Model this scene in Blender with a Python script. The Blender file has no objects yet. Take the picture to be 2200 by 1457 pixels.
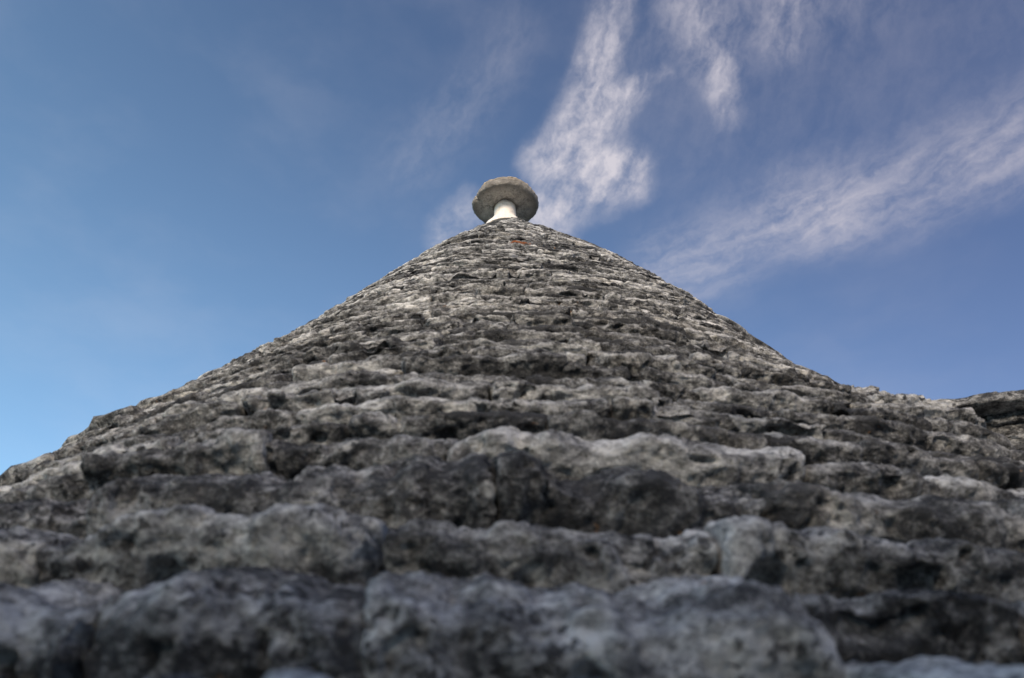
import bpy, math, numpy as np
from mathutils import Matrix, Vector

sc = bpy.context.scene
COL = sc.collection
SC = 0.75                                   # metres per fitted unit
rng = np.random.default_rng(11)

# ------------------------------------------------------------------ camera
cam_d = bpy.data.cameras.new('camera')
cam = bpy.data.objects.new('camera', cam_d)
COL.objects.link(cam)
CAM = np.array([-0.0418, -4.283, 0.0]) * SC
fwd = Vector((0.00797647, 0.813897, 0.58095443)).normalized()
rgt = Vector((0.99995329, -0.0096646, 0.0)).normalized()
upv = rgt.cross(fwd).normalized()
rgt = fwd.cross(upv)
M = Matrix((rgt, upv, -fwd)).transposed().to_4x4()
M.translation = Vector(CAM)
cam.matrix_world = M
cam_d.sensor_width = 36.0
cam_d.lens = 1662.0 / 2200.0 * 36.0
cam_d.clip_start = 0.02
cam_d.clip_end = 5000.0
cam_d.dof.use_dof = True
cam_d.dof.focus_distance = 3.4
cam_d.dof.aperture_fstop = 3.7
sc.camera = cam
sc.cycles.max_bounces = 4
sc.cycles.diffuse_bounces = 3
sc.cycles.glossy_bounces = 1
sc.cycles.transmission_bounces = 0
sc.cycles.caustics_reflective = False
sc.cycles.caustics_refractive = False

# ------------------------------------------------------------------ sky and sun
SUN_EL, SUN_AZ = math.radians(26.0), math.radians(190.0)     # azimuth clockwise from +Y (low, behind the camera)
sd = Vector((math.sin(SUN_AZ) * math.cos(SUN_EL), math.cos(SUN_AZ) * math.cos(SUN_EL), math.sin(SUN_EL)))
sun_d = bpy.data.lights.new('sun', 'SUN')
sun_d.energy = 1.5
sun_d.angle = math.radians(20.0)
sun_d.color = (1.0, 0.82, 0.61)
sun = bpy.data.objects.new('sun', sun_d)
COL.objects.link(sun)
sun.rotation_euler = sd.to_track_quat('Z', 'Y').to_euler()
sun.location = (0, 0, 30)

sc.view_settings.view_transform = 'Standard'
sc.view_settings.look = 'None'
sc.view_settings.gamma = 1.0
sc.view_settings.use_curve_mapping = False
sc.view_settings.exposure = 1.42

world = bpy.data.worlds.new('World')
sc.world = world
world.use_nodes = True
SKY = 0.094
# cirrus streaks: (azimuth*0.75, elevation) of both ends, half width, weight
CAPS = [
    (0.170, 0.960, 0.470, 0.945, 0.060, 0.12),
    (0.045, 0.774, 0.155, 0.817, 0.027, 1.00), (0.060, 0.843, 0.162, 0.822, 0.030, 1.00),
    (0.102, 0.868, 0.140, 0.904, 0.032, 0.95), (0.127, 0.911, 0.150, 0.973, 0.028, 0.80),
    (0.150, 0.973, 0.196, 1.049, 0.034, 0.5), (0.161, 0.907, 0.190, 0.913, 0.022, 0.80),
    (0.241, 0.926, 0.200, 0.927, 0.010, 0.35), (0.298, 0.998, 0.314, 0.914, 0.036, 0.40),
    (0.314, 0.914, 0.316, 0.866, 0.022, 0.6), (0.438, 0.969, 0.408, 0.916, 0.028, 0.36),
    (0.193, 0.694, 0.384, 0.726, 0.048, 0.42), (0.384, 0.726, 0.614, 0.694, 0.050, 0.52),
    (-0.084, 0.753, -0.055, 0.784, 0.021, 0.50), (-0.125, 0.847, 0.000, 0.987, 0.050, 0.13),
    (0.323, 1.023, 0.545, 0.968, 0.07, 0.22), (0.268, 0.842, 0.659, 0.825, 0.122, 0.08),
]


class NT:
    """small helper round a node tree"""
    def __init__(self, tree):
        self.t = tree
        tree.nodes.clear()

    def n(self, typ, ins=None, **kw):
        nd = self.t.nodes.new(typ)
        for k, v in kw.items():
            setattr(nd, k, v)
        for k, v in (ins or {}).items():
            self.put(nd.inputs[k], v)
        return nd

    def put(self, sock, v):
        if isinstance(v, bpy.types.NodeSocket):
            self.t.links.new(v, sock)
        else:
            sock.default_value = v

    def m(self, op, a, b=0.0, c=0.0, clamp=False):
        nd = self.n('ShaderNodeMath', operation=op, use_clamp=clamp)
        self.put(nd.inputs[0], a)
        self.put(nd.inputs[1], b)
        if op in ('MULTIPLY_ADD',):
            self.put(nd.inputs[2], c)
        return nd.outputs[0]

    def v(self, op, a, b=None, scale=None):
        nd = self.n('ShaderNodeVectorMath', operation=op)
        self.put(nd.inputs[0], a)
        if b is not None:
            self.put(nd.inputs[1], b)
        if scale is not None:
            self.put(nd.inputs['Scale'], scale)
        return nd.outputs['Value'] if op in ('DOT_PRODUCT', 'LENGTH', 'DISTANCE') else nd.outputs[0]

    def ramp(self, x, lo, hi, a=0.0, b=1.0, smooth=True):
        nd = self.n('ShaderNodeMapRange', interpolation_type='SMOOTHSTEP' if smooth else 'LINEAR')
        for i, q in enumerate((x, lo, hi, a, b)):
            self.put(nd.inputs[i], q)
        return nd.outputs[0]

    def noise(self, vec, scale, detail=4.0, rough=0.55, lac=2.0, dist=0.0):
        nd = self.n('ShaderNodeTexNoise', {'Vector': vec, 'Scale': scale, 'Detail': detail, 'Roughness': rough, 'Lacunarity': lac, 'Distortion': dist})
        return nd

    def mix(self, f, a, b):
        nd = self.n('ShaderNodeMix', data_type='RGBA')
        self.put(nd.inputs[0], f)
        self.put(nd.inputs[6], a)
        self.put(nd.inputs[7], b)
        return nd.outputs[2]


def build_world():
    T = NT(world.node_tree)
    sky = T.n('ShaderNodeTexSky', sky_type='NISHITA')
    sky.sun_disc = False
    sky.sun_elevation = SUN_EL
    sky.sun_rotation = SUN_AZ
    sky.altitude = 400.0
    sky.air_density = 1.0
    sky.dust_density = 0.6
    sky.ozone_density = 2.5
    tc = T.n('ShaderNodeTexCoord')
    d = T.v('NORMALIZE', tc.outputs['Generated'])
    sp = T.n('ShaderNodeSeparateXYZ', {0: d})
    az = T.m('ARCTAN2', sp.outputs[0], sp.outputs[1])
    el = T.m('ARCSINE', sp.outputs[2])
    p = T.n('ShaderNodeCombineXYZ', {0: T.m('MULTIPLY', az, 0.75), 1: el, 2: 0.0}).outputs[0]
    # turbulent air: warp of the streak pattern at two sizes
    w1 = T.noise(d, 5.0, 3.0, 0.5).outputs['Color']
    w2 = T.noise(d, 22.0, 4.0, 0.6).outputs['Color']
    off = T.v('ADD', T.v('SCALE', T.v('SUBTRACT', w1, (0.5, 0.5, 0.5)), scale=0.060),
              T.v('SCALE', T.v('SUBTRACT', w2, (0.5, 0.5, 0.5)), scale=0.026))
    pw = T.v('ADD', p, off)
    pw = T.v('MULTIPLY', pw, (1.0, 1.0, 0.0))
    mask = None
    for (ax, ay, bx, by, r, w) in CAPS:
        A = (ax, ay, 0.0)
        B = (bx - ax, by - ay, 0.0)
        L2 = B[0] ** 2 + B[1] ** 2
        pa = T.v('SUBTRACT', pw, A)
        h = T.m('DIVIDE', T.v('DOT_PRODUCT', pa, B), L2, clamp=True)
        q = T.v('SUBTRACT', pa, T.v('SCALE', B, scale=h))
        dist = T.v('LENGTH', q)
        mk = T.ramp(dist, r * 1.75, 0.0, 0.0, w)
        mask = mk if mask is None else T.m('ADD', mask, T.m('MULTIPLY', mk, T.m('SUBTRACT', 1.0, mask)))
    # filaments
    wf = T.v('ADD', p, T.v('SCALE', T.v('SUBTRACT', w2, (0.5, 0.5, 0.5)), scale=0.035))

    def fibres(angle, scale, along=0.38, across=1.5):
        r = T.n('ShaderNodeVectorRotate', {'Vector': wf, 'Angle': -math.radians(angle)}, rotation_type='Z_AXIS').outputs[0]
        return T.noise(T.v('MULTIPLY', r, (along, across, 1.0)), scale, 5.0, 0.64, 2.1, 0.0).outputs['Fac']
    f1 = T.n('ShaderNodeMix', {0: T.ramp(el, 0.73, 0.80), 2: fibres(8, 24.0), 3: fibres(50, 26.0, 0.6, 1.2)}).outputs[0]
    f2 = T.noise(pw, 48.0, 4.0, 0.65).outputs['Fac']
    tex = T.m('ADD', T.m('MULTIPLY', T.ramp(f1, 0.28, 0.74), 0.95), T.m('MULTIPLY', T.ramp(f2, 0.32, 0.74), 0.32))
    alpha = T.m('MULTIPLY', mask, T.m('ADD', 0.12, T.m('MULTIPLY', tex, 0.92)), clamp=True)
    # thin veil that the whole sky carries
    veil = T.ramp(T.noise(T.v('MULTIPLY', pw, (1.0, 1.6, 1.0)), 4.0, 6.0, 0.55).outputs['Fac'], 0.42, 0.8, 0.0, 0.10)
    alpha = T.m('ADD', alpha, T.m('MULTIPLY', veil, T.m('SUBTRACT', 1.0, alpha)), clamp=True)
    skyc = T.n('ShaderNodeHueSaturation', {'Saturation': 1.0, 'Value': 1.0, 'Color': sky.outputs[0]}).outputs[0]
    # evening light: the dome is a little brighter and greener to the left, dusky violet to the right
    g = T.ramp(T.v('DOT_PRODUCT', d, (-0.74, 0.30, -0.60)), -0.75, 0.75, 0.0, 1.0)
    skyc = T.n('ShaderNodeMix', {0: 1.0, 6: skyc, 7: T.mix(g, (0.54, 0.48, 0.53, 1), (1.05, 1.14, 1.02, 1))}, data_type='RGBA', blend_type='MULTIPLY').outputs[2]
    cloud = T.mix(g, (2.35, 2.22, 2.5, 1.0), (3.9, 3.85, 4.0, 1.0))
    col = T.mix(alpha, skyc, cloud)
    bg = T.n('ShaderNodeBackground', {'Color': col, 'Strength': SKY})
    out = T.n('ShaderNodeOutputWorld', {'Surface': bg.outputs[0]})


build_world()
world.cycles.sampling_method = 'MANUAL'
world.cycles.sample_map_resolution = 512

# ------------------------------------------------------------------ numpy noise
def _hash(ix, iy, iz, seed):
    h = (ix.astype(np.uint32) * np.uint32(374761393) + iy.astype(np.uint32) * np.uint32(668265263)
         + iz.astype(np.uint32) * np.uint32(2147483647) + np.uint32((seed * 974711) & 0xffffffff))
    h = (h ^ (h >> np.uint32(13))) * np.uint32(1274126177)
    h = h ^ (h >> np.uint32(16))
    return (h & np.uint32(0xffff)).astype(np.float32) / 32767.5 - 1.0


def vnoise(P, freq, seed=0):
    """value noise in -1..1 at points P (...,3)"""
    Q = (P * freq).astype(np.float32)
    I = np.floor(Q)
    F = Q - I
    F = F * F * F * (F * (F * 6 - 15) + 10)
    I = I.astype(np.int64)
    ix, iy, iz = I[..., 0], I[..., 1], I[..., 2]
    fx, fy, fz = F[..., 0], F[..., 1], F[..., 2]
    out = 0.0
    for dx in (0, 1):
        wx = fx if dx else 1 - fx
        for dy in (0, 1):
            wy = fy if dy else 1 - fy
            for dz in (0, 1):
                wz = fz if dz else 1 - fz
                out = out + wx * wy * wz * _hash(ix + dx, iy + dy, iz + dz, seed)
    return out


def fbm(P, freq, octv, seed=0, gain=0.5):
    o, a = 0.0, 1.0
    for i in range(octv):
        o = o + a * vnoise(P, freq, seed + i * 7)
        a *= gain
        freq *= 2.03
    return o


def sstep(t, a=0.0, b=1.0):
    t = np.clip((t - a) / (b - a), 0, 1)
    return t * t * (3 - 2 * t)

# ------------------------------------------------------------------ shape of the roof
_ks = np.array([0, .25, .6, 1.1, 2, 3.2, 4.4, 5.6, 7.5])
_an = np.radians([63.5, 53.4, 42.1, 47.8, 56.5, 47.9, 51.4, 29.1, 5.7])
TS = np.linspace(0, 7.5, 400)
TA = np.convolve(np.pad(np.interp(TS, _ks, _an), 10, mode='edge'), np.ones(21) / 21, 'valid')
_ds = TS[1] - TS[0]
TR = np.concatenate([[0], np.cumsum(np.cos(TA[:-1]) * _ds)]) + 0.08
TZ = 4.17955 - np.concatenate([[0], np.cumsum(np.sin(TA[:-1]) * _ds)])
APEX_Z = 4.17955 * SC


def roof_map(s, ph, n):
    """s: distance down the slope from the apex (fitted units), ph: angle round the axis, 0 facing the camera, n: outward offset in metres"""
    deg = np.degrees((ph + np.pi) % (2 * np.pi) - np.pi)
    o = 0.6 * sstep((s - 3.3) / 1.4) * sstep((deg - 16) / 35) * (1 - 0.8 * sstep((s - 3.82) / 0.4)) * (1 - 0.85 * sstep((deg - 31.5) / 5))
    o = o - 0.036 * sstep((-deg - 8) / 25) + 0.035 * sstep((deg - 15) / 20) * np.exp(-((s - 2.4) / 0.5) ** 2)
    r = np.interp(s, TS, TR)
    z = np.interp(s, TS, TZ)
    a = np.interp(s, TS, TA)
    # the courses are laid by eye: the cone is not a true circle
    wob = 0.012 * np.sin(3 * ph + 1.0 + s * 0.7) + 0.010 * np.sin(7 * ph + 2.1 * s)
    o = o + n / SC + wob * np.clip(s, 0, 1)
    R = r + o * np.sin(a)
    return np.stack([R * np.sin(ph), -R * np.cos(ph), z + o * np.cos(a)], -1) * SC

PATCH = roof_map(np.array(1.84), np.array(0.030), np.array(0.0))

# ------------------------------------------------------------------ materials
def stone_material(name, warm=0.0, gain=1.0):
    mat = bpy.data.materials.new(name)
    mat.use_nodes = True
    T = NT(mat.node_tree)
    pos = T.n('ShaderNodeNewGeometry').outputs['Position']
    tone = T.n('ShaderNodeAttribute', attribute_name='tone').outputs['Fac']
    wpos = pos
    pos = T.v('ADD', pos, T.v('SCALE', (41.0, 23.0, 17.0), scale=T.n('ShaderNodeAttribute', attribute_name='slab').outputs['Fac']))
    flat = T.v('MULTIPLY', pos, (1.0, 1.0, 1.5))
    big = T.noise(pos, 5.5, 3.0, 0.5).outputs['Fac']
    mid = T.noise(flat, 11.0, 5.0, 0.66, 2.1, 0.0).outputs['Fac']
    fine = T.noise(flat, 48.0, 5.0, 0.78).outputs['Fac']
    grain = T.noise(pos, 260.0, 3.0, 0.6).outputs['Fac']
    # rock tone: mottled, every slab a little lighter or darker than its neighbour
    val = T.m('ADD', T.m('MULTIPLY', T.m('SUBTRACT', mid, 0.5), 2.1), T.m('MULTIPLY', T.m('SUBTRACT', fine, 0.5), 2.0))
    val = T.m('ADD', val, T.m('MULTIPLY', T.m('SUBTRACT', big, 0.5), 1.1))
    val = T.m('ADD', val, T.m('MULTIPLY', T.m('SUBTRACT', grain, 0.5), 0.75))
    val = T.m('ADD', val, tone)
    cr = T.n('ShaderNodeValToRGB', {0: val})
    e = cr.color_ramp.elements
    e[0].position, e[0].color = 0.10, (0.030, 0.031, 0.033, 1)
    e[1].position, e[1].color = 1.0, (0.49, 0.485, 0.465, 1)
    for ps, c in ((0.32, (0.085, 0.085, 0.084, 1)), (0.50, (0.168, 0.168, 0.166, 1)), (0.70, (0.280, 0.279, 0.272, 1))):
        x = e.new(ps)
        x.color = c
    col = cr.outputs[0]
    # brownish weathering
    br = T.ramp(T.noise(T.v('ADD', pos, (3.1, 7.7, 1.3)), 5.5, 3.0, 0.6).outputs['Fac'], 0.52, 0.72, 0.0, 0.40)
    col = T.mix(br, col, T.n('ShaderNodeMix', {6: col, 7: (1.0, 0.90, 0.74, 1), 0: 1.0}, data_type='RGBA', blend_type='MULTIPLY').outputs[2])
    # black lichen crust in patches
    bl = T.noise(T.v('ADD', pos, (9.0, 2.0, 5.0)), 9.0, 5.0, 0.72, 2.2, 0.0).outputs['Fac']
    blm = T.ramp(T.m('SUBTRACT', bl, T.m('MULTIPLY', T.m('SUBTRACT', tone, 0.45), 0.22)), 0.55, 0.62, 0.0, 0.60)
    col = T.mix(blm, col, (0.036, 0.037, 0.039, 1))
    # dark pits
    pv = T.n('ShaderNodeTexVoronoi', {'Vector': T.v('ADD', pos, T.v('SCALE', T.noise(pos, 36.0, 4.0, 0.7).outputs['Color'], scale=0.055)), 'Scale': 42.0, 'Randomness': 1.0})
    psize = T.ramp(T.noise(T.v('ADD', pos, (1.0, 4.0, 8.0)), 7.0, 2.0).outputs['Fac'], 0.44, 0.66, 0.0, 0.40)
    pit = T.ramp(T.m('SUBTRACT', pv.outputs['Distance'], psize), -0.10, 0.06, 1.0, 0.0)
    col = T.mix(T.m('MULTIPLY', pit, 0.75), col, (0.018, 0.018, 0.019, 1))
    spots = T.ramp(T.noise(T.v('ADD', pos, (2.0, 6.0, 3.0)), 21.0, 3.0, 0.55).outputs['Fac'], 0.60, 0.67, 0.0, 0.60)
    col = T.mix(spots, col, (0.03, 0.031, 0.034, 1))
    # pale lichen rosettes
    wv = T.n('ShaderNodeTexVoronoi', {'Vector': T.v('ADD', pos, T.v('SCALE', T.noise(pos, 60.0, 3.0).outputs['Color'], scale=0.018)), 'Scale': 21.0, 'Randomness': 1.0})
    rnd = T.n('ShaderNodeSeparateColor', {0: wv.outputs['Color']})
    wsz = T.ramp(rnd.outputs[0], 0.72, 1.0, -0.05, 0.30, smooth=False)
    wm = T.ramp(T.m('SUBTRACT', wv.outputs['Distance'], wsz), -0.05, 0.05, 0.62, 0.0)
    col = T.mix(T.m('MULTIPLY', wm, T.ramp(fine, 0.35, 0.55)), col, (0.47, 0.46, 0.43, 1))
    rv = T.n('ShaderNodeTexVoronoi', {'Vector': T.v('ADD', pos, T.v('SCALE', T.noise(pos, 25.0, 4.0, 0.7).outputs['Color'], scale=0.06)), 'Scale': 8.5, 'Randomness': 1.0})
    rr_ = T.n('ShaderNodeSeparateColor', {0: rv.outputs['Color']})
    rsz = T.ramp(rr_.outputs[1], 0.62, 1.0, -0.1, 0.36, smooth=False)
    rm = T.ramp(T.m('SUBTRACT', rv.outputs['Distance'], rsz), -0.03, 0.03, 0.55, 0.0)
    col = T.mix(T.m('MULTIPLY', rm, T.ramp(fine, 0.30, 0.55)), col, (0.40, 0.405, 0.40, 1))
    # rare ochre lichen
    oc = T.noise(T.v('ADD', pos, (5.0, 5.0, 2.0)), 16.0, 3.0, 0.65).outputs['Fac']
    ocm = T.ramp(oc, 0.70, 0.76, 0.0, 0.75)
    col = T.mix(ocm, col, (0.33, 0.165, 0.055, 1))
    # one rust-orange lichen patch high on the front
    dv = T.v('SUBTRACT', wpos, tuple(float(x) for x in PATCH))
    dv = T.v('ADD', T.v('MULTIPLY', dv, (1.0 / 0.048, 1.0 / 0.08, 1.0 / 0.02)), T.v('SCALE', T.v('SUBTRACT', T.noise(pos, 55.0, 3.0).outputs['Color'], (0.5, 0.5, 0.5)), scale=2.2))
    col = T.mix(T.ramp(T.v('LENGTH', dv), 0.75, 1.05, 0.85, 0.0), col, (0.20, 0.065, 0.02, 1))
    if gain != 1.0 or warm:
        col = T.n('ShaderNodeMix', {0: 1.0, 6: col, 7: (gain, gain * (1 - 0.08 * warm), gain * (1 - 0.2 * warm), 1)}, data_type='RGBA', blend_type='MULTIPLY').outputs[2]
    # relief
    hgt = T.m('ADD', T.m('MULTIPLY', mid, 0.5), T.m('MULTIPLY', fine, 0.42))
    hgt = T.m('ADD', hgt, T.m('MULTIPLY', grain, 0.10))
    hgt = T.m('SUBTRACT', hgt, T.m('MULTIPLY', pit, 0.45))
    hgt = T.m('ADD', hgt, T.m('MULTIPLY', blm, 0.05))
    bump = T.n('ShaderNodeBump', {'Strength': 1.0, 'Distance': 0.026, 'Height': hgt})
    bsdf = T.n('ShaderNodeBsdfPrincipled', {'Base Color': col, 'Roughness': 0.92, 'Normal': bump.outputs[0], 'Specular IOR Level': 0.25})
    T.n('ShaderNodeOutputMaterial', {'Surface': bsdf.outputs[0]})
    return mat


def plaster_material():
    mat = bpy.data.materials.new('limewash')
    mat.use_nodes = True
    T = NT(mat.node_tree)
    pos = T.n('ShaderNodeNewGeometry').outputs['Position']
    a = T.noise(pos, 30.0, 5.0, 0.6).outputs['Fac']
    b = T.noise(T.v('MULTIPLY', pos, (1.0, 1.0, 0.35)), 60.0, 4.0, 0.6).outputs['Fac']
    col = T.mix(T.ramp(a, 0.3, 0.75), (0.85, 0.81, 0.77, 1), (0.79, 0.72, 0.64, 1))
    col = T.mix(T.ramp(b, 0.56, 0.70, 0.0, 0.55), col, (0.52, 0.46, 0.36, 1))
    bump = T.n('ShaderNodeBump', {'Strength': 0.5, 'Distance': 0.006, 'Height': T.m('ADD', a, T.m('MULTIPLY', b, 0.4))})
    bsdf = T.n('ShaderNodeBsdfPrincipled', {'Base Color': col, 'Roughness': 0.85, 'Normal': bump.outputs[0]})
    T.n('ShaderNodeOutputMaterial', {'Surface': bsdf.outputs[0]})
    return mat


def cap_material():
    mat = bpy.data.materials.new('cap_limestone')
    mat.use_nodes = True
    T = NT(mat.node_tree)
    pos = T.n('ShaderNodeNewGeometry').outputs['Position']
    a = T.noise(pos, 22.0, 6.0, 0.65).outputs['Fac']
    b = T.noise(pos, 120.0, 4.0, 0.65).outputs['Fac']
    sp = T.n('ShaderNodeSeparateXYZ', {0: pos})
    v = T.m('ADD', T.m('MULTIPLY', T.m('SUBTRACT', a, 0.5), 2.6), T.m('MULTIPLY', T.m('SUBTRACT', b, 0.5), 2.2))
    col = T.mix(T.m('ADD', v, 0.55, clamp=True), (0.20, 0.19, 0.18, 1), (0.52, 0.50, 0.46, 1))
    # dark and ochre lichen gathers on the weathered rim and top
    rx = T.m('SUBTRACT', sp.outputs[0], -0.04)
    rr = T.m('SQRT', T.m('ADD', T.m('MULTIPLY', rx, rx), T.m('MULTIPLY', sp.outputs[1], sp.outputs[1])))
    rim = T.ramp(T.m('ADD', rr, T.m('MULTIPLY', T.m('SUBTRACT', a, 0.5), 0.08)), 0.135, 0.185, 0.0, 0.75)
    col = T.mix(T.m('MULTIPLY', rim, T.ramp(b, 0.35, 0.6, 0.35, 1.0)), col, (0.12, 0.108, 0.096, 1))
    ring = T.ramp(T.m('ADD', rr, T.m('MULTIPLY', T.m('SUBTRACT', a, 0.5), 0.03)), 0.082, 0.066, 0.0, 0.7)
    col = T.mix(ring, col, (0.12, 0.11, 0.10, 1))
    top = T.ramp(sp.outputs[2], ZU + 0.034, ZU + 0.05, 0.0, 1.0)
    col = T.mix(T.m('MULTIPLY', top, T.ramp(a, 0.42, 0.62, 0.2, 0.9)), col, (0.44, 0.36, 0.27, 1))
    spot = T.ramp(T.noise(T.v('ADD', pos, (4.0, 1.0, 2.0)), 70.0, 4.0, 0.6).outputs['Fac'], 0.62, 0.68, 0.0, 0.7)
    col = T.mix(spot, col, (0.06, 0.055, 0.05, 1))
    bump = T.n('ShaderNodeBump', {'Strength': 0.8, 'Distance': 0.008, 'Height': T.m('ADD', a, T.m('MULTIPLY', b, 0.5))})
    bsdf = T.n('ShaderNodeBsdfPrincipled', {'Base Color': col, 'Roughness': 0.9, 'Normal': bump.outputs[0]})
    T.n('ShaderNodeOutputMaterial', {'Surface': bsdf.outputs[0]})
    return mat


def ground_material():
    mat = bpy.data.materials.new('dry_ground')
    mat.use_nodes = True
    T = NT(mat.node_tree)
    pos = T.n('ShaderNodeNewGeometry').outputs['Position']
    a = T.noise(pos, 0.15, 6.0, 0.6).outputs['Fac']
    b = T.noise(pos, 9.0, 5.0, 0.6).outputs['Fac']
    col = T.mix(T.ramp(a, 0.4, 0.6), (0.26, 0.22, 0.16, 1), (0.10, 0.12, 0.05, 1))
    col = T.mix(T.ramp(b, 0.4, 0.7, 0.0, 0.5), col, (0.36, 0.33, 0.27, 1))
    bump = T.n('ShaderNodeBump', {'Strength': 0.6, 'Distance': 0.05, 'Height': b})
    bsdf = T.n('ShaderNodeBsdfPrincipled', {'Base Color': col, 'Roughness': 0.95, 'Normal': bump.outputs[0]})
    T.n('ShaderNodeOutputMaterial', {'Surface': bsdf.outputs[0]})
    return mat


MAT_STONE = stone_material('weathered_limestone', -0.2, 1.65)
ZU = 3.226                                   # height of the underside of the pinnacle's cap
MAT_CAP = cap_material()
MAT_WHITE = plaster_material()
MAT_GROUND = ground_material()

# ------------------------------------------------------------------ object helpers
def empty(name, loc, label, cat):
    o = bpy.data.objects.new(name, None)
    COL.objects.link(o)
    o.location = loc
    o.empty_display_size = 0.2
    o['label'] = label
    o['category'] = cat
    o['kind'] = 'thing'
    return o


def mesh_obj(name, V, Fq, mat, parent=None, tone=None, smooth=True, tri=None, slab_id=0.0):
    """V (n,3) world coordinates, Fq (m,4) quads, tri (k,3) triangles"""
    me = bpy.data.meshes.new(name)
    org = V.mean(0)
    V = (V - org).astype(np.float32)
    nq = len(Fq)
    nt = 0 if tri is None else len(tri)
    me.vertices.add(len(V))
    me.vertices.foreach_set('co', V.ravel())
    idx = np.asarray(Fq, np.int32).ravel()
    if nt:
        idx = np.concatenate([idx, np.asarray(tri, np.int32).ravel()])
    me.loops.add(len(idx))
    me.loops.foreach_set('vertex_index', idx)
    me.polygons.add(nq + nt)
    st = np.concatenate([np.arange(nq) * 4, nq * 4 + np.arange(nt) * 3]).astype(np.int32)
    me.polygons.foreach_set('loop_start', st)
    if smooth:
        me.polygons.foreach_set('use_smooth', np.ones(nq + nt, bool))
    at = me.attributes.new('tone', 'FLOAT', 'POINT')
    sl = me.attributes.new('slab', 'FLOAT', 'POINT')
    sl.data.foreach_set('value', np.broadcast_to(np.asarray(slab_id, np.float32), (len(V),)).copy())
    t = np.full(len(V), 0.45, np.float32) if tone is None else np.broadcast_to(np.asarray(tone, np.float32), (len(V),)).copy()
    at.data.foreach_set('value', t)
    me.update(calc_edges=True)
    me.materials.append(mat)
    o = bpy.data.objects.new(name, me)
    COL.objects.link(o)
    if parent is not None:
        o.parent = parent
        o.location = org - np.array(parent.location)
    else:
        o.location = org
    return o

# closed slab section (q: 0 top edge .. 1 bottom edge, n: outwards), both in slab heights
SECT = np.array([(1.04, -0.22), (0.985, -0.06), (0.965, 0.13), (0.93, 0.26), (0.83, 0.35), (0.60, 0.32), (0.32, 0.21), (0.10, 0.10), (-0.03, 0.00),
                 (-0.14, -0.16), (-0.16, -0.5), (0.5, -0.6), (1.04, -0.45)])
_sw = np.array([4, 5, 5, 7, 7, 6, 5, 4, 4, 2.5, 1.5, 1.5, 2.0])


def section(nv):
    n = len(SECT)
    cum = np.concatenate([[0], np.cumsum(_sw)])
    t = (np.arange(nv) + 0.5) / nv * cum[-1]
    k = np.clip(np.searchsorted(cum, t, side='right') - 1, 0, n - 1)
    f = ((t - cum[k]) / _sw[k])[:, None]
    p0, p1, p2, p3 = SECT[(k - 1) % n], SECT[k], SECT[(k + 1) % n], SECT[(k + 2) % n]
    return 0.5 * ((2 * p1) + (-p0 + p2) * f + (2 * p0 - 5 * p1 + 4 * p2 - p3) * f ** 2 + (-p0 + 3 * p1 - 3 * p2 + p3) * f ** 3)


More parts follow.
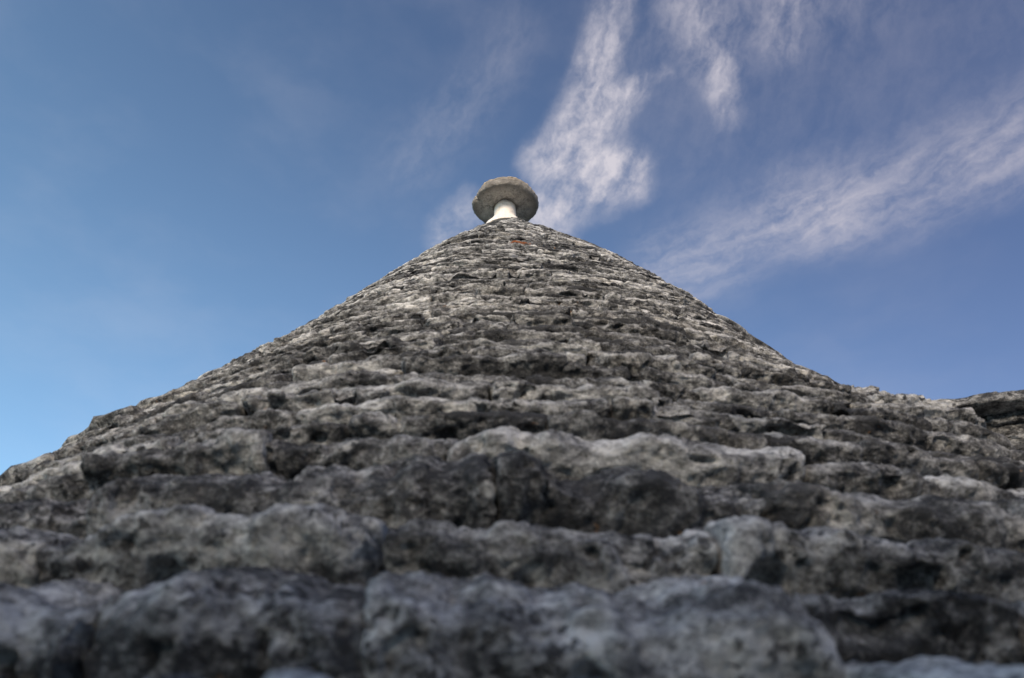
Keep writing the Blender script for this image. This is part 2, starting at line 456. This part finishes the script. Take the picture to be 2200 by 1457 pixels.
def build_slabs(st, nu, nv, mapping, hscale, relief=1.0, fine=True):
    """st: dict of arrays (w0,w1,q0,q1,lift,tone,seed,tilt); returns V (N,nu*nv+2,3). q in mapping units, hscale: metres per q unit"""
    N = len(st['w0'])
    C = section(nv)
    lin = np.linspace(-1, 1, nu)
    u = 0.55 * np.sin(lin * np.pi / 2) + 0.45 * lin
    u = u * 0.992
    sd = st['seed'][:, None].astype(np.float64)
    pw = st['pw'][:, None]
    k = (1 - np.abs(u)[None] ** pw) ** (1.0 / pw)                              # N,nu end rounding
    up = np.stack([np.broadcast_to(u[None] * 2.3, (N, nu)) * st['asp'][:, None], np.broadcast_to(sd * 3.17, (N, nu)), np.zeros((N, nu))], -1)
    etop = fbm(up, 1.0, 4, 5, 0.6) * 0.055 * st['rag'][:, None]
    ebot = fbm(up + 31.7, 1.0, 2, 9) * 0.08
    epro = fbm(up + 77.1, 0.8, 2, 13) * 0.11
    q = C[None, None, :, 0]
    n = C[None, None, :, 1]
    kk = k[:, :, None]
    qq = 0.5 + (q - 0.5) * (0.25 + 0.75 * kk) * np.where(kk < 0.2, kk / 0.2, 1.0)
    nn = -0.3 + (n + 0.3) * kk
    nn = nn + st['lean'][:, None, None] * (0.5 - q) * np.clip((n + 0.3) / 0.4, 0, 1)
    qq = qq + (1 - q) * etop[:, :, None] + q * ebot[:, :, None]
    h = (st['q1'] - st['q0'])[:, None, None]
    nn = nn + epro[:, :, None] * np.clip(n + 0.3, 0, 1) * 1.6
    tl = st['tilt'][:, None, None] * u[None, :, None]
    Q = st['q0'][:, None, None] + (qq + tl) * h
    W = (st['w0'] + st['w1'])[:, None, None] / 2 + (st['w1'] - st['w0'])[:, None, None] / 2 * u[None, :, None]
    W = W + st['skew'][:, None, None] * (qq - 0.5) * (st['w1'] - st['w0'])[:, None, None] / st['asp'][:, None, None]
    hm = h * hscale
    Nn = (nn - 0.27) * 1.3 * np.minimum(hm, 0.16) + st['lift'][:, None, None]
    P = mapping(Q, W, Nn)
    # relief along the surface normal
    du = np.gradient(P, axis=1)
    dv = np.roll(P, -1, 2) - np.roll(P, 1, 2)
    nor = np.cross(du, dv)
    nor /= np.linalg.norm(nor, axis=-1, keepdims=True) + 1e-9
    ref = P[:, :, :, :] - P.mean(2, keepdims=True)
    sgn = np.sign((nor * ref).sum(-1).mean((1, 2)))[:, None, None, None]
    nor = nor * sgn
    sc_ = np.clip(hm / 0.14, 0.35, 1.0)
    X = P + st['seed'][:, None, None, None] * np.array([0.731, 1.313, 0.377])    # each slab is its own piece of rock
    D = 0.0026 * fbm(X * np.array([1.0, 1.0, 1.5]), 8.0, 2, 21) * sc_
    Xm = X * np.array([1.0, 1.0, 1.7])
    D = D + (0.0050 * (0.33 - np.abs(fbm(Xm, 17.0, 2, 33, 0.55))) + 0.0042 * (0.3 - np.abs(fbm(Xm, 47.0, 2, 37, 0.6)))) * np.sqrt(sc_)
    # bedding: thin ledges along the slab
    Bd = np.stack([Q * hscale * 62.0 / np.sqrt(sc_), np.broadcast_to(sd[:, :, None] * 5.1, Q.shape), (u[None, :, None] + 0 * Q) * 3.0 * st['asp'][:, None, None]], -1)
    bn = vnoise(Bd + 0.25 * fbm(X, 14.0, 2, 3)[..., None], 1.0, 41)
    D = D + 0.0045 * np.tanh(bn * 3.5) * sc_ * st['bed'][:, None, None]
    if fine:
        X2 = X + 0.012 * vnoise(X, 40.0, 91)[..., None]
        pit = sstep(vnoise(X2, 38.0, 51), 0.38, 0.72) * sstep(vnoise(X, 9.0, 57), -0.25, 0.35)
        D = D - 0.012 * pit
        hole = sstep(vnoise(X, 15.0, 71), 0.62, 0.80)
        D = D - 0.018 * hole
        D = D + 0.0026 * fbm(X, 85.0, 2, 61)
    P = P + nor * (D * relief)[..., None] * np.clip(kk, 0.15, 1)[..., None]
    e0 = P[:, 0].mean(1, keepdims=True)
    e1 = P[:, -1].mean(1, keepdims=True)
    return np.concatenate([P.reshape(N, nu * nv, 3), e0, e1], 1)


_topo = {}


def topo(nu, nv):
    if (nu, nv) not in _topo:
        i = np.arange(nu - 1)[:, None] * nv
        j = np.arange(nv)[None]
        j2 = (j + 1) % nv
        Q = np.stack([i + j, i + j2, i + nv + j2, i + nv + j], -1).reshape(-1, 4)
        a = nu * nv
        jj = np.arange(nv)
        t0 = np.stack([np.full(nv, a), (jj + 1) % nv, jj], -1)
        t1 = np.stack([np.full(nv, a + 1), (nu - 1) * nv + jj, (nu - 1) * nv + (jj + 1) % nv], -1)
        _topo[(nu, nv)] = (Q, np.concatenate([t0, t1]))
    return _topo[(nu, nv)]


def pixel(P):
    d = P - CAM
    f = d @ np.array(fwd)
    x = d @ np.array(rgt)
    y = d @ np.array(upv)
    fs = np.where(f > 0.03, f, 1e9)
    return 512 + 773.6 * x / fs, 339 - 773.6 * y / fs, f


def add_slabs(thing, stones, mapping, hscale, flag_max, stuff_name, mat, relief=1.0, close=1.0):
    """the slabs that show largest become parts of their own, the others one joined part"""
    A = {k: np.array([s[k] for s in stones], float) for k in stones[0]}
    qm, wm = (A['q0'] + A['q1']) / 2, (A['w0'] + A['w1']) / 2
    ctr = mapping(qm, wm, np.full(len(qm), 0.03))
    e1 = mapping(qm, A['w0'], np.full(len(qm), 0.03))
    e2 = mapping(qm, A['w1'], np.full(len(qm), 0.03))
    t1 = mapping(A['q0'], wm, np.full(len(qm), 0.03))
    nrm = mapping(qm, wm, np.full(len(qm), 0.06)) - ctr
    X, Y, f = pixel(ctr)
    vis = (f > 0.1)
    facing = ((CAM - ctr) * nrm).sum(1) > -0.02 * np.linalg.norm(nrm, axis=1)
    xa, ya, fa = pixel(e1)
    xb, yb, fb = pixel(e2)
    wpx = np.clip(np.maximum(xa, xb), 0, 1024) - np.clip(np.minimum(xa, xb), 0, 1024)
    wtrue = np.linalg.norm(e2 - e1, axis=1) * 773.6 / np.maximum(f, 0.1)
    hpx = np.linalg.norm(t1 - ctr, axis=1) * 2 * 773.6 / np.maximum(f, 0.1)
    inside = vis & facing & (wpx > 2) & (Y > -60) & (Y < 790)
    score = np.where(inside, np.minimum(wpx, 900) * np.maximum(hpx * 0.6, 2), 0)
    order = np.argsort(-score)
    order = order[score[order] > 0]
    part = np.zeros(len(qm), bool)
    part[order[:flag_max]] = True
    tier = np.full(len(qm), 4)
    tier[wtrue > 5] = 3
    tier[inside & (wtrue > 14)] = 2
    tier[inside & (wtrue > 34)] = 1
    tier[inside & (wtrue > 110)] = 0
    tier[~facing & (tier < 3)] = 3
    RES = {0: (104, 48), 1: (56, 30), 2: (30, 20), 3: (12, 11), 4: (8, 8)}
    acc_v, acc_q, acc_t, acc_tone, acc_id, base = [], [], [], [], [], 0
    for tr in range(5):
        ids = np.where(tier == tr)[0]
        if not len(ids):
            continue
        nu, nv = RES[tr]
        Q, T3 = topo(nu, nv)
        for c0 in range(0, len(ids), 40):
            ch = ids[c0:c0 + 40]
            st = {k: A[k][ch] for k in A}
            V = build_slabs(st, nu, nv, mapping, hscale, relief, fine=tr <= 2)
            for i, gi in enumerate(ch):
                if part[gi]:
                    mesh_obj('stone', V[i], Q, mat, thing, A['tone'][gi], tri=T3, slab_id=A['seed'][gi] / 4000.0)
                else:
                    acc_v.append(V[i]); acc_q.append(Q + base); acc_t.append(T3 + base)
                    acc_id.append(np.full(len(V[i]), A['seed'][gi] / 4000.0))
                    acc_tone.append(np.full(len(V[i]), A['tone'][gi]))
                    base += len(V[i])
    if acc_v:
        o = mesh_obj(stuff_name, np.concatenate(acc_v), np.concatenate(acc_q), mat, thing, np.concatenate(acc_tone), tri=np.concatenate(acc_t), slab_id=np.concatenate(acc_id))
        o['kind'] = 'stuff'


def slab(w0, w1, q0, q1, tone, asp, lift=0.0, **kw):
    d = dict(w0=w0, w1=w1, q0=q0, q1=q1, tone=tone, lift=lift, seed=float(rng.integers(1, 4000)), tilt=rng.normal(0, 0.05),
             pw=rng.uniform(9, 30), asp=asp, rag=rng.uniform(0.5, 1.5), bed=rng.uniform(0, 1.6), lean=rng.normal(0.0, 0.10), skew=rng.normal(0, 0.07))
    d.update(kw)
    return d

# ------------------------------------------------------------------ ground
gv = np.array([(-3000, -3000, -2.1), (3000, -3000, -2.1), (3000, 3000, -2.1), (-3000, 3000, -2.1)], float)
g = mesh_obj('ground', gv, np.array([[0, 1, 2, 3]]), MAT_GROUND, smooth=False)
g['kind'] = 'structure'

# ------------------------------------------------------------------ the trullo roof
roof = empty('trullo_roof', (0, 0, -0.2), 'large conical dry-stone roof of overlapping grey limestone slabs filling the picture', 'roof')

EAVE = 6.05
ss = np.linspace(0.0, EAVE + 0.12, 64)
pp = np.linspace(-np.pi, np.pi, 161)[:-1]
Sg, Pg = np.meshgrid(ss, pp, indexing='ij')
core = roof_map(Sg, Pg, np.full(Sg.shape, -0.10) * np.clip(Sg / 1.5, 0.25, 1))
nS, nP = Sg.shape
ii = np.arange(nS - 1)[:, None] * nP
jj = np.arange(nP)[None]
cq = np.stack([ii + jj, ii + (jj + 1) % nP, ii + nP + (jj + 1) % nP, ii + nP + jj], -1).reshape(-1, 4)
cv = core.reshape(-1, 3)
cv = np.concatenate([cv, [[0, 0, core[0, 0, 2] + 0.01]]])
ct = np.stack([np.full(nP, len(cv) - 1), (np.arange(nP) + 1) % nP, np.arange(nP)], -1)
mesh_obj('rubble_core', cv, cq, MAT_STONE, roof, 0.25, tri=ct)

stones = []


def fill_course(s0, s1, wmean, phi0, phi1, tmean=0.45):
    """random slabs round part of one course"""
    r = float(np.interp((s0 + s1) / 2, TS, TR))
    ph = phi0
    hgt = s1 - s0
    while ph < phi1 - 1e-6:
        w = wmean * float(np.exp(rng.normal(0, 0.42)))
        w = min(max(w, wmean * 0.4), wmean * 2.3)
        e = ph + w / r
        if phi1 - e < 0.35 * wmean / r:
            e = phi1
        gap = (-0.002 + 0.045 * rng.random() ** 4 * min(1.0, hgt / 0.1)) / r
        tone = float(np.clip(tmean + rng.normal(0, 0.15), 0.12, 0.74))
        dq = rng.normal(0, 0.07) * hgt
        asp = (e - ph) * r / 0.4
        lift = rng.normal(0, 0.006) * min(1.0, hgt / 0.12) - (0.035 * hgt / 0.15 if rng.random() < 0.05 else 0)
        if rng.random() < 0.13 and hgt > 0.13:
            k = rng.uniform(0.4, 0.6)
            stones.append(slab(ph + gap, e - gap, s0 + dq, s0 + hgt * k, tone, asp, lift))
            stones.append(slab(ph + gap, e - gap, s0 + hgt * k, s1, float(np.clip(tone + rng.normal(0, 0.08), 0.15, 0.8)), asp, lift + rng.normal(0, 0.006)))
        else:
            stones.append(slab(ph + gap, e - gap, s0 + dq, s1 + rng.normal(0, 0.03) * hgt, tone, asp, lift))
        ph = e

# the courses next to the camera, slab by slab: top edge, bottom edge, joints in degrees round the axis, tones
NEAR = [
    (5.184, 5.470, [-10.39, -5.83, -1.75, 6.25, 11.24], [0.4, 0.5, 0.45, 0.62]),
    (4.887, 5.184, [-15.69, -9.2, -3.4, 5.94, 11.5], [0.48, 0.42, 0.58, 0.30]),
    (4.717, 4.887, [-22.79, -14.58, -4.35, -3.92, 5.25, 14.47, 22.68], [0.54, 0.62, None, 0.60, 0.46, 0.45]),
    (4.502, 4.717, [-25.92, -14.84, -7.95, -1.22, 7.84, 18.29, 31.32], [0.34, 0.40, 0.42, 0.27, 0.34, 0.38]),
    (4.341, 4.502, [-29.26, -18.6, -10.49, -2.92, -2.65, 12.03, 17.91, 28.09], [0.52, 0.60, 0.32, None, 0.72, 0.36, 0.54]),
    (4.249, 4.341, [-26.34, -17.07, -7.9, 1.01, 6.94, 11.02, 16.64, 28.67], [0.55, 0.42, 0.34, 0.46, 0.34, 0.5, 0.36]),
    (4.157, 4.249, [-25.49, -15.95, -11.29, -2.54, 4.24, 9.65, 15.53, 27.88], [0.45, 0.58, 0.66, 0.62, 0.34, 0.44, 0.38]),
    (4.053, 4.157, [-24.54, -15.48, -10.23, -1.75, 7.05, 14.26, 23.37], [0.44, 0.52, 0.4, 0.62, 0.46, 0.36]),
    (3.945, 4.053, [-22.37, -15.11, -6.04, 3.39, 9.96, 18.87, 25.97], [0.5, 0.55, 0.3, 0.48, 0.42, 0.46]),
]
for q0, q1, js, tones in NEAR:
    r = float(np.interp((q0 + q1) / 2, TS, TR))
    for a, b, t in zip(js[:-1], js[1:], tones):
        if t is None:
            continue
        a, b = math.radians(a), math.radians(b)
        gp = (-0.009 + (0.009 if q0 < 4.8 else 0.004) * rng.random()) / r
        lf, dq0, dq1 = rng.normal(0, 0.005), rng.normal(0, 0.004), 0.0
        if q0 == NEAR[1][0] and t == 0.30:          # a slab set back, with an open hollow under it
            lf, dq0, dq1 = -0.02, 0.02, -0.13
        if q0 == NEAR[0][0] and t == 0.62:          # and a pale slab standing higher below the hollow
            dq0 = -0.055
        stones.append(slab(a + gp, b - gp, q0 + dq0, q1 + dq1, t, (b - a) * r / 0.4, lf))
    fill_course(q0, q1, 0.42, math.radians(js[-1]), 2 * np.pi + math.radians(js[0]), 0.42)
q = 5.470
while q < EAVE:
    fill_course(q, q + 0.2, 0.45, -np.pi, np.pi, 0.42)
    q += 0.2
q = 3.945
while q > 0.16:
    h = float(np.interp(q, [0.2, 1.0, 2.5, 4.1], [0.027, 0.035, 0.056, 0.088])) * rng.uniform(0.65, 1.3)
    w = float(np.interp(q, [0.2, 1.0, 2.5, 4.2], [0.10, 0.18, 0.29, 0.42]))
    st0 = rng.uniform(0, 2 * np.pi)
    fill_course(max(q - h, 0.0), q, w, st0, st0 + 2 * np.pi, float(np.interp(q, [0.3, 2.0, 4.2], [0.50, 0.46, 0.43])))
    q -= h
add_slabs(roof, stones, roof_map, SC, 300, 'slab_courses', MAT_STONE)

# ------------------------------------------------------------------ pinnacle
PX, PY = -0.040, 0.0
pin = empty('roof_pinnacle', (PX, PY, APEX_Z - 0.06), 'white stone pinnacle with a round mushroom-like grey cap at the tip of the roof', 'pinnacle')


def lathe(name, prof, nseg, mat, parent, noise_amp, seed, tone, tilt=(0, 0), extra=None):
    prof = np.array(prof, float)
    th = np.linspace(0, 2 * np.pi, nseg, endpoint=False)
    R = prof[:, 0][:, None]
    P = np.stack([R * np.cos(th), R * np.sin(th), prof[:, 1][:, None] + 0 * R * th], -1)
    rad = np.stack([np.cos(th), np.sin(th), 0 * th], -1)[None]
    D = noise_amp * (fbm(P + seed, 14.0, 3, 3) + 0.5 * fbm(P + seed, 60.0, 2, 8))
    P = P + rad * (D * np.clip(R / 0.03, 0, 1))[..., None]
    P[..., 2] += noise_amp * 0.8 * fbm(P + seed + 5.0, 18.0, 3, 15)
    if extra is not None:
        P = extra(P, th)
    P[..., 2] += P[..., 0] * tilt[0] + P[..., 1] * tilt[1]
    P = P + np.array([PX, PY, 0])
    n0, n1 = P.shape[:2]
    i = np.arange(n0 - 1)[:, None] * n1
    j = np.arange(n1)[None]
    Qd = np.stack([i + j, i + (j + 1) % n1, i + n1 + (j + 1) % n1, i + n1 + j], -1).reshape(-1, 4)
    V = np.concatenate([P.reshape(-1, 3), P[0].mean(0)[None], P[-1].mean(0)[None]])
    a = n0 * n1
    k = np.arange(n1)
    tri = np.concatenate([np.stack([np.full(n1, a), (k + 1) % n1, k], -1),
                          np.stack([np.full(n1, a + 1), (n0 - 1) * n1 + k, (n0 - 1) * n1 + (k + 1) % n1], -1)])
    return mesh_obj(name, V, Qd, mat, parent, tone, tri=tri)


def refine(pts, n):
    pts = np.array(pts, float)
    d = np.concatenate([[0], np.cumsum(np.linalg.norm(np.diff(pts, axis=0), axis=1))])
    t = np.linspace(0, d[-1], n)
    return np.stack([np.interp(t, d, pts[:, 0]), np.interp(t, d, pts[:, 1])], -1)


lathe('collar', refine([(0.125, ZU - 0.20), (0.118, ZU - 0.165), (0.098, ZU - 0.140), (0.078, ZU - 0.120), (0.068, ZU - 0.100)], 20), 64, MAT_WHITE, pin, 0.0045, 2.0, 0.5)
lathe('column', refine([(0.067, ZU - 0.12), (0.064, ZU - 0.08), (0.062, ZU - 0.03), (0.060, ZU + 0.012)], 24), 64, MAT_WHITE, pin, 0.0026, 9.0, 0.5)


def chip(P, th):
    # broken notch in the rim and uneven ledges on the upper side
    a = np.abs((th - math.radians(200) + np.pi) % (2 * np.pi) - np.pi)
    R = np.hypot(P[..., 0], P[..., 1])
    cut = np.exp(-(a / 0.075) ** 2)[None] * sstep(R, 0.13, 0.18) * 0.022
    P[..., 0] -= np.cos(th) * cut
    P[..., 1] -= np.sin(th) * cut
    P[..., 2] += 0.010 * np.exp(-(a / 0.09) ** 2)[None] * sstep(R, 0.14, 0.18) * (P[..., 2] < ZU + 0.02)
    return P


cap_prof = [(0.02, ZU + 0.004), (0.062, ZU + 0.003), (0.075, ZU), (0.12, ZU + 0.001), (0.165, ZU + 0.003), (0.181, ZU + 0.006), (0.188, ZU + 0.014), (0.191, ZU + 0.034),
            (0.189, ZU + 0.044), (0.176, ZU + 0.048), (0.175, ZU + 0.052), (0.181, ZU + 0.056), (0.179, ZU + 0.066), (0.164, ZU + 0.074), (0.150, ZU + 0.077), (0.149, ZU + 0.088), (0.120, ZU + 0.098), (0.07, ZU + 0.106), (0.01, ZU + 0.110)]
lathe('cap_disc', refine(cap_prof, 90), 180, MAT_CAP, pin, 0.0062, 4.0, 0.50, tilt=(0.03, 0.0), extra=chip)

# ------------------------------------------------------------------ low wall beside the roof
W0 = np.array([1.46, -1.83, 1.44]) * SC
W1 = np.array([3.6, -2.42, 1.44]) * SC
wdir = (W1 - W0) / np.linalg.norm(W1 - W0)
wout = np.array([wdir[1], -wdir[0], 0.0])
wlen = float(np.linalg.norm(W1 - W0))
wall = empty('dry_stone_wall', (W0 + W1) / 2 + np.array([0, 0, -1.0]), 'low wall of thin dark slabs with overhanging top beside the roof, at the right edge', 'wall')


def wall_map(q, w, n):
    P = W0 + w[..., None] * wdir + n[..., None] * wout
    P[..., 2] -= q
    return P


bx = []
for (w, n, qz) in [(0, -0.015, 0.008), (wlen, -0.015, 0.008), (wlen, -0.40, 0.008), (0, -0.40, 0.008), (0, -0.015, 1.2), (wlen, -0.015, 1.2), (wlen, -0.40, 1.2), (0, -0.40, 1.2)]:
    bx.append(wall_map(np.array(qz), np.array(w), np.array(n)))
mesh_obj('rubble_core', np.array(bx), np.array([[0, 1, 2, 3], [0, 4, 5, 1], [1, 5, 6, 2], [2, 6, 7, 3], [3, 7, 4, 0], [4, 7, 6, 5]]), MAT_STONE, wall, 0.3, smooth=False)
wst = []
q = 0.0
row = 0
while q < 0.6:
    h = 0.034 if row == 0 else rng.uniform(0.028, 0.055)
    w = -0.05
    while w < wlen:
        e = w + rng.uniform(0.16, 0.5) * (1.5 if row == 0 else 1)
        lf = 0.05 if row == 0 else rng.normal(0.0, 0.012) - (0.008 if row == 1 else 0)
        wst.append(slab(w + 0.002, e - 0.002, q + rng.normal(0, 0.002), q + h, float(np.clip(rng.normal(0.30, 0.07), 0.15, 0.5)), (e - w) / 0.3, lf))
        w = e
    q += h
    row += 1
# top slabs lie deeper than they are thick
_old = SECT.copy()
SECT[:, 1] = np.where(SECT[:, 1] < -0.1, SECT[:, 1] * 6.0, SECT[:, 1])
add_slabs(wall, wst, wall_map, 1.0, 300, 'slab_courses', MAT_STONE, 0.45)
SECT[:] = _old

# ------------------------------------------------------------------ added house, unseen behind the camera, shading the lower roof from the sun
MAT_WOOD = bpy.data.materials.new('painted_wood')
MAT_WOOD.use_nodes = True
_b = MAT_WOOD.node_tree.nodes['Principled BSDF']
_b.inputs['Base Color'].default_value = (0.06, 0.10, 0.08, 1)
_b.inputs['Roughness'].default_value = 0.6
HY = -7.5
house = empty('added_shade_house', (0, HY - 2.5, -2.1), 'added whitewashed flat-roofed house, out of view, that shades the lower stone roof', 'house')


def boxm(name, x0, x1, y0, y1, z0, z1, mat, parent):
    v = np.array([(x, y, z) for z in (z0, z1) for y in (y0, y1) for x in (x0, x1)], float)
    return mesh_obj(name, v, np.array([[0, 2, 3, 1], [4, 5, 7, 6], [0, 1, 5, 4], [1, 3, 7, 5], [3, 2, 6, 7], [2, 0, 4, 6]]), mat, parent, 0.5, smooth=False)


HT = 3.25
boxm('wall', -9.0, 9.0, HY - 5.0, HY, -2.1, HT - 0.12, MAT_WHITE, house)
boxm('parapet_coping', -9.1, 9.1, HY - 5.1, HY + 0.1, HT - 0.12, HT, MAT_CAP, house)
boxm('door', -1.0, 0.2, HY + 0.003, HY + 0.06, -2.1, 0.1, MAT_WOOD, house)
for wx in (-6.5, -3.6, 2.6, 5.8):
    w = boxm('window', wx, wx + 0.9, HY + 0.003, HY + 0.05, -0.7, 0.6, MAT_WOOD, house)
    boxm('sill', wx - 0.1, wx + 1.0, HY + 0.003, HY + 0.14, -0.79, -0.703, MAT_CAP, house)
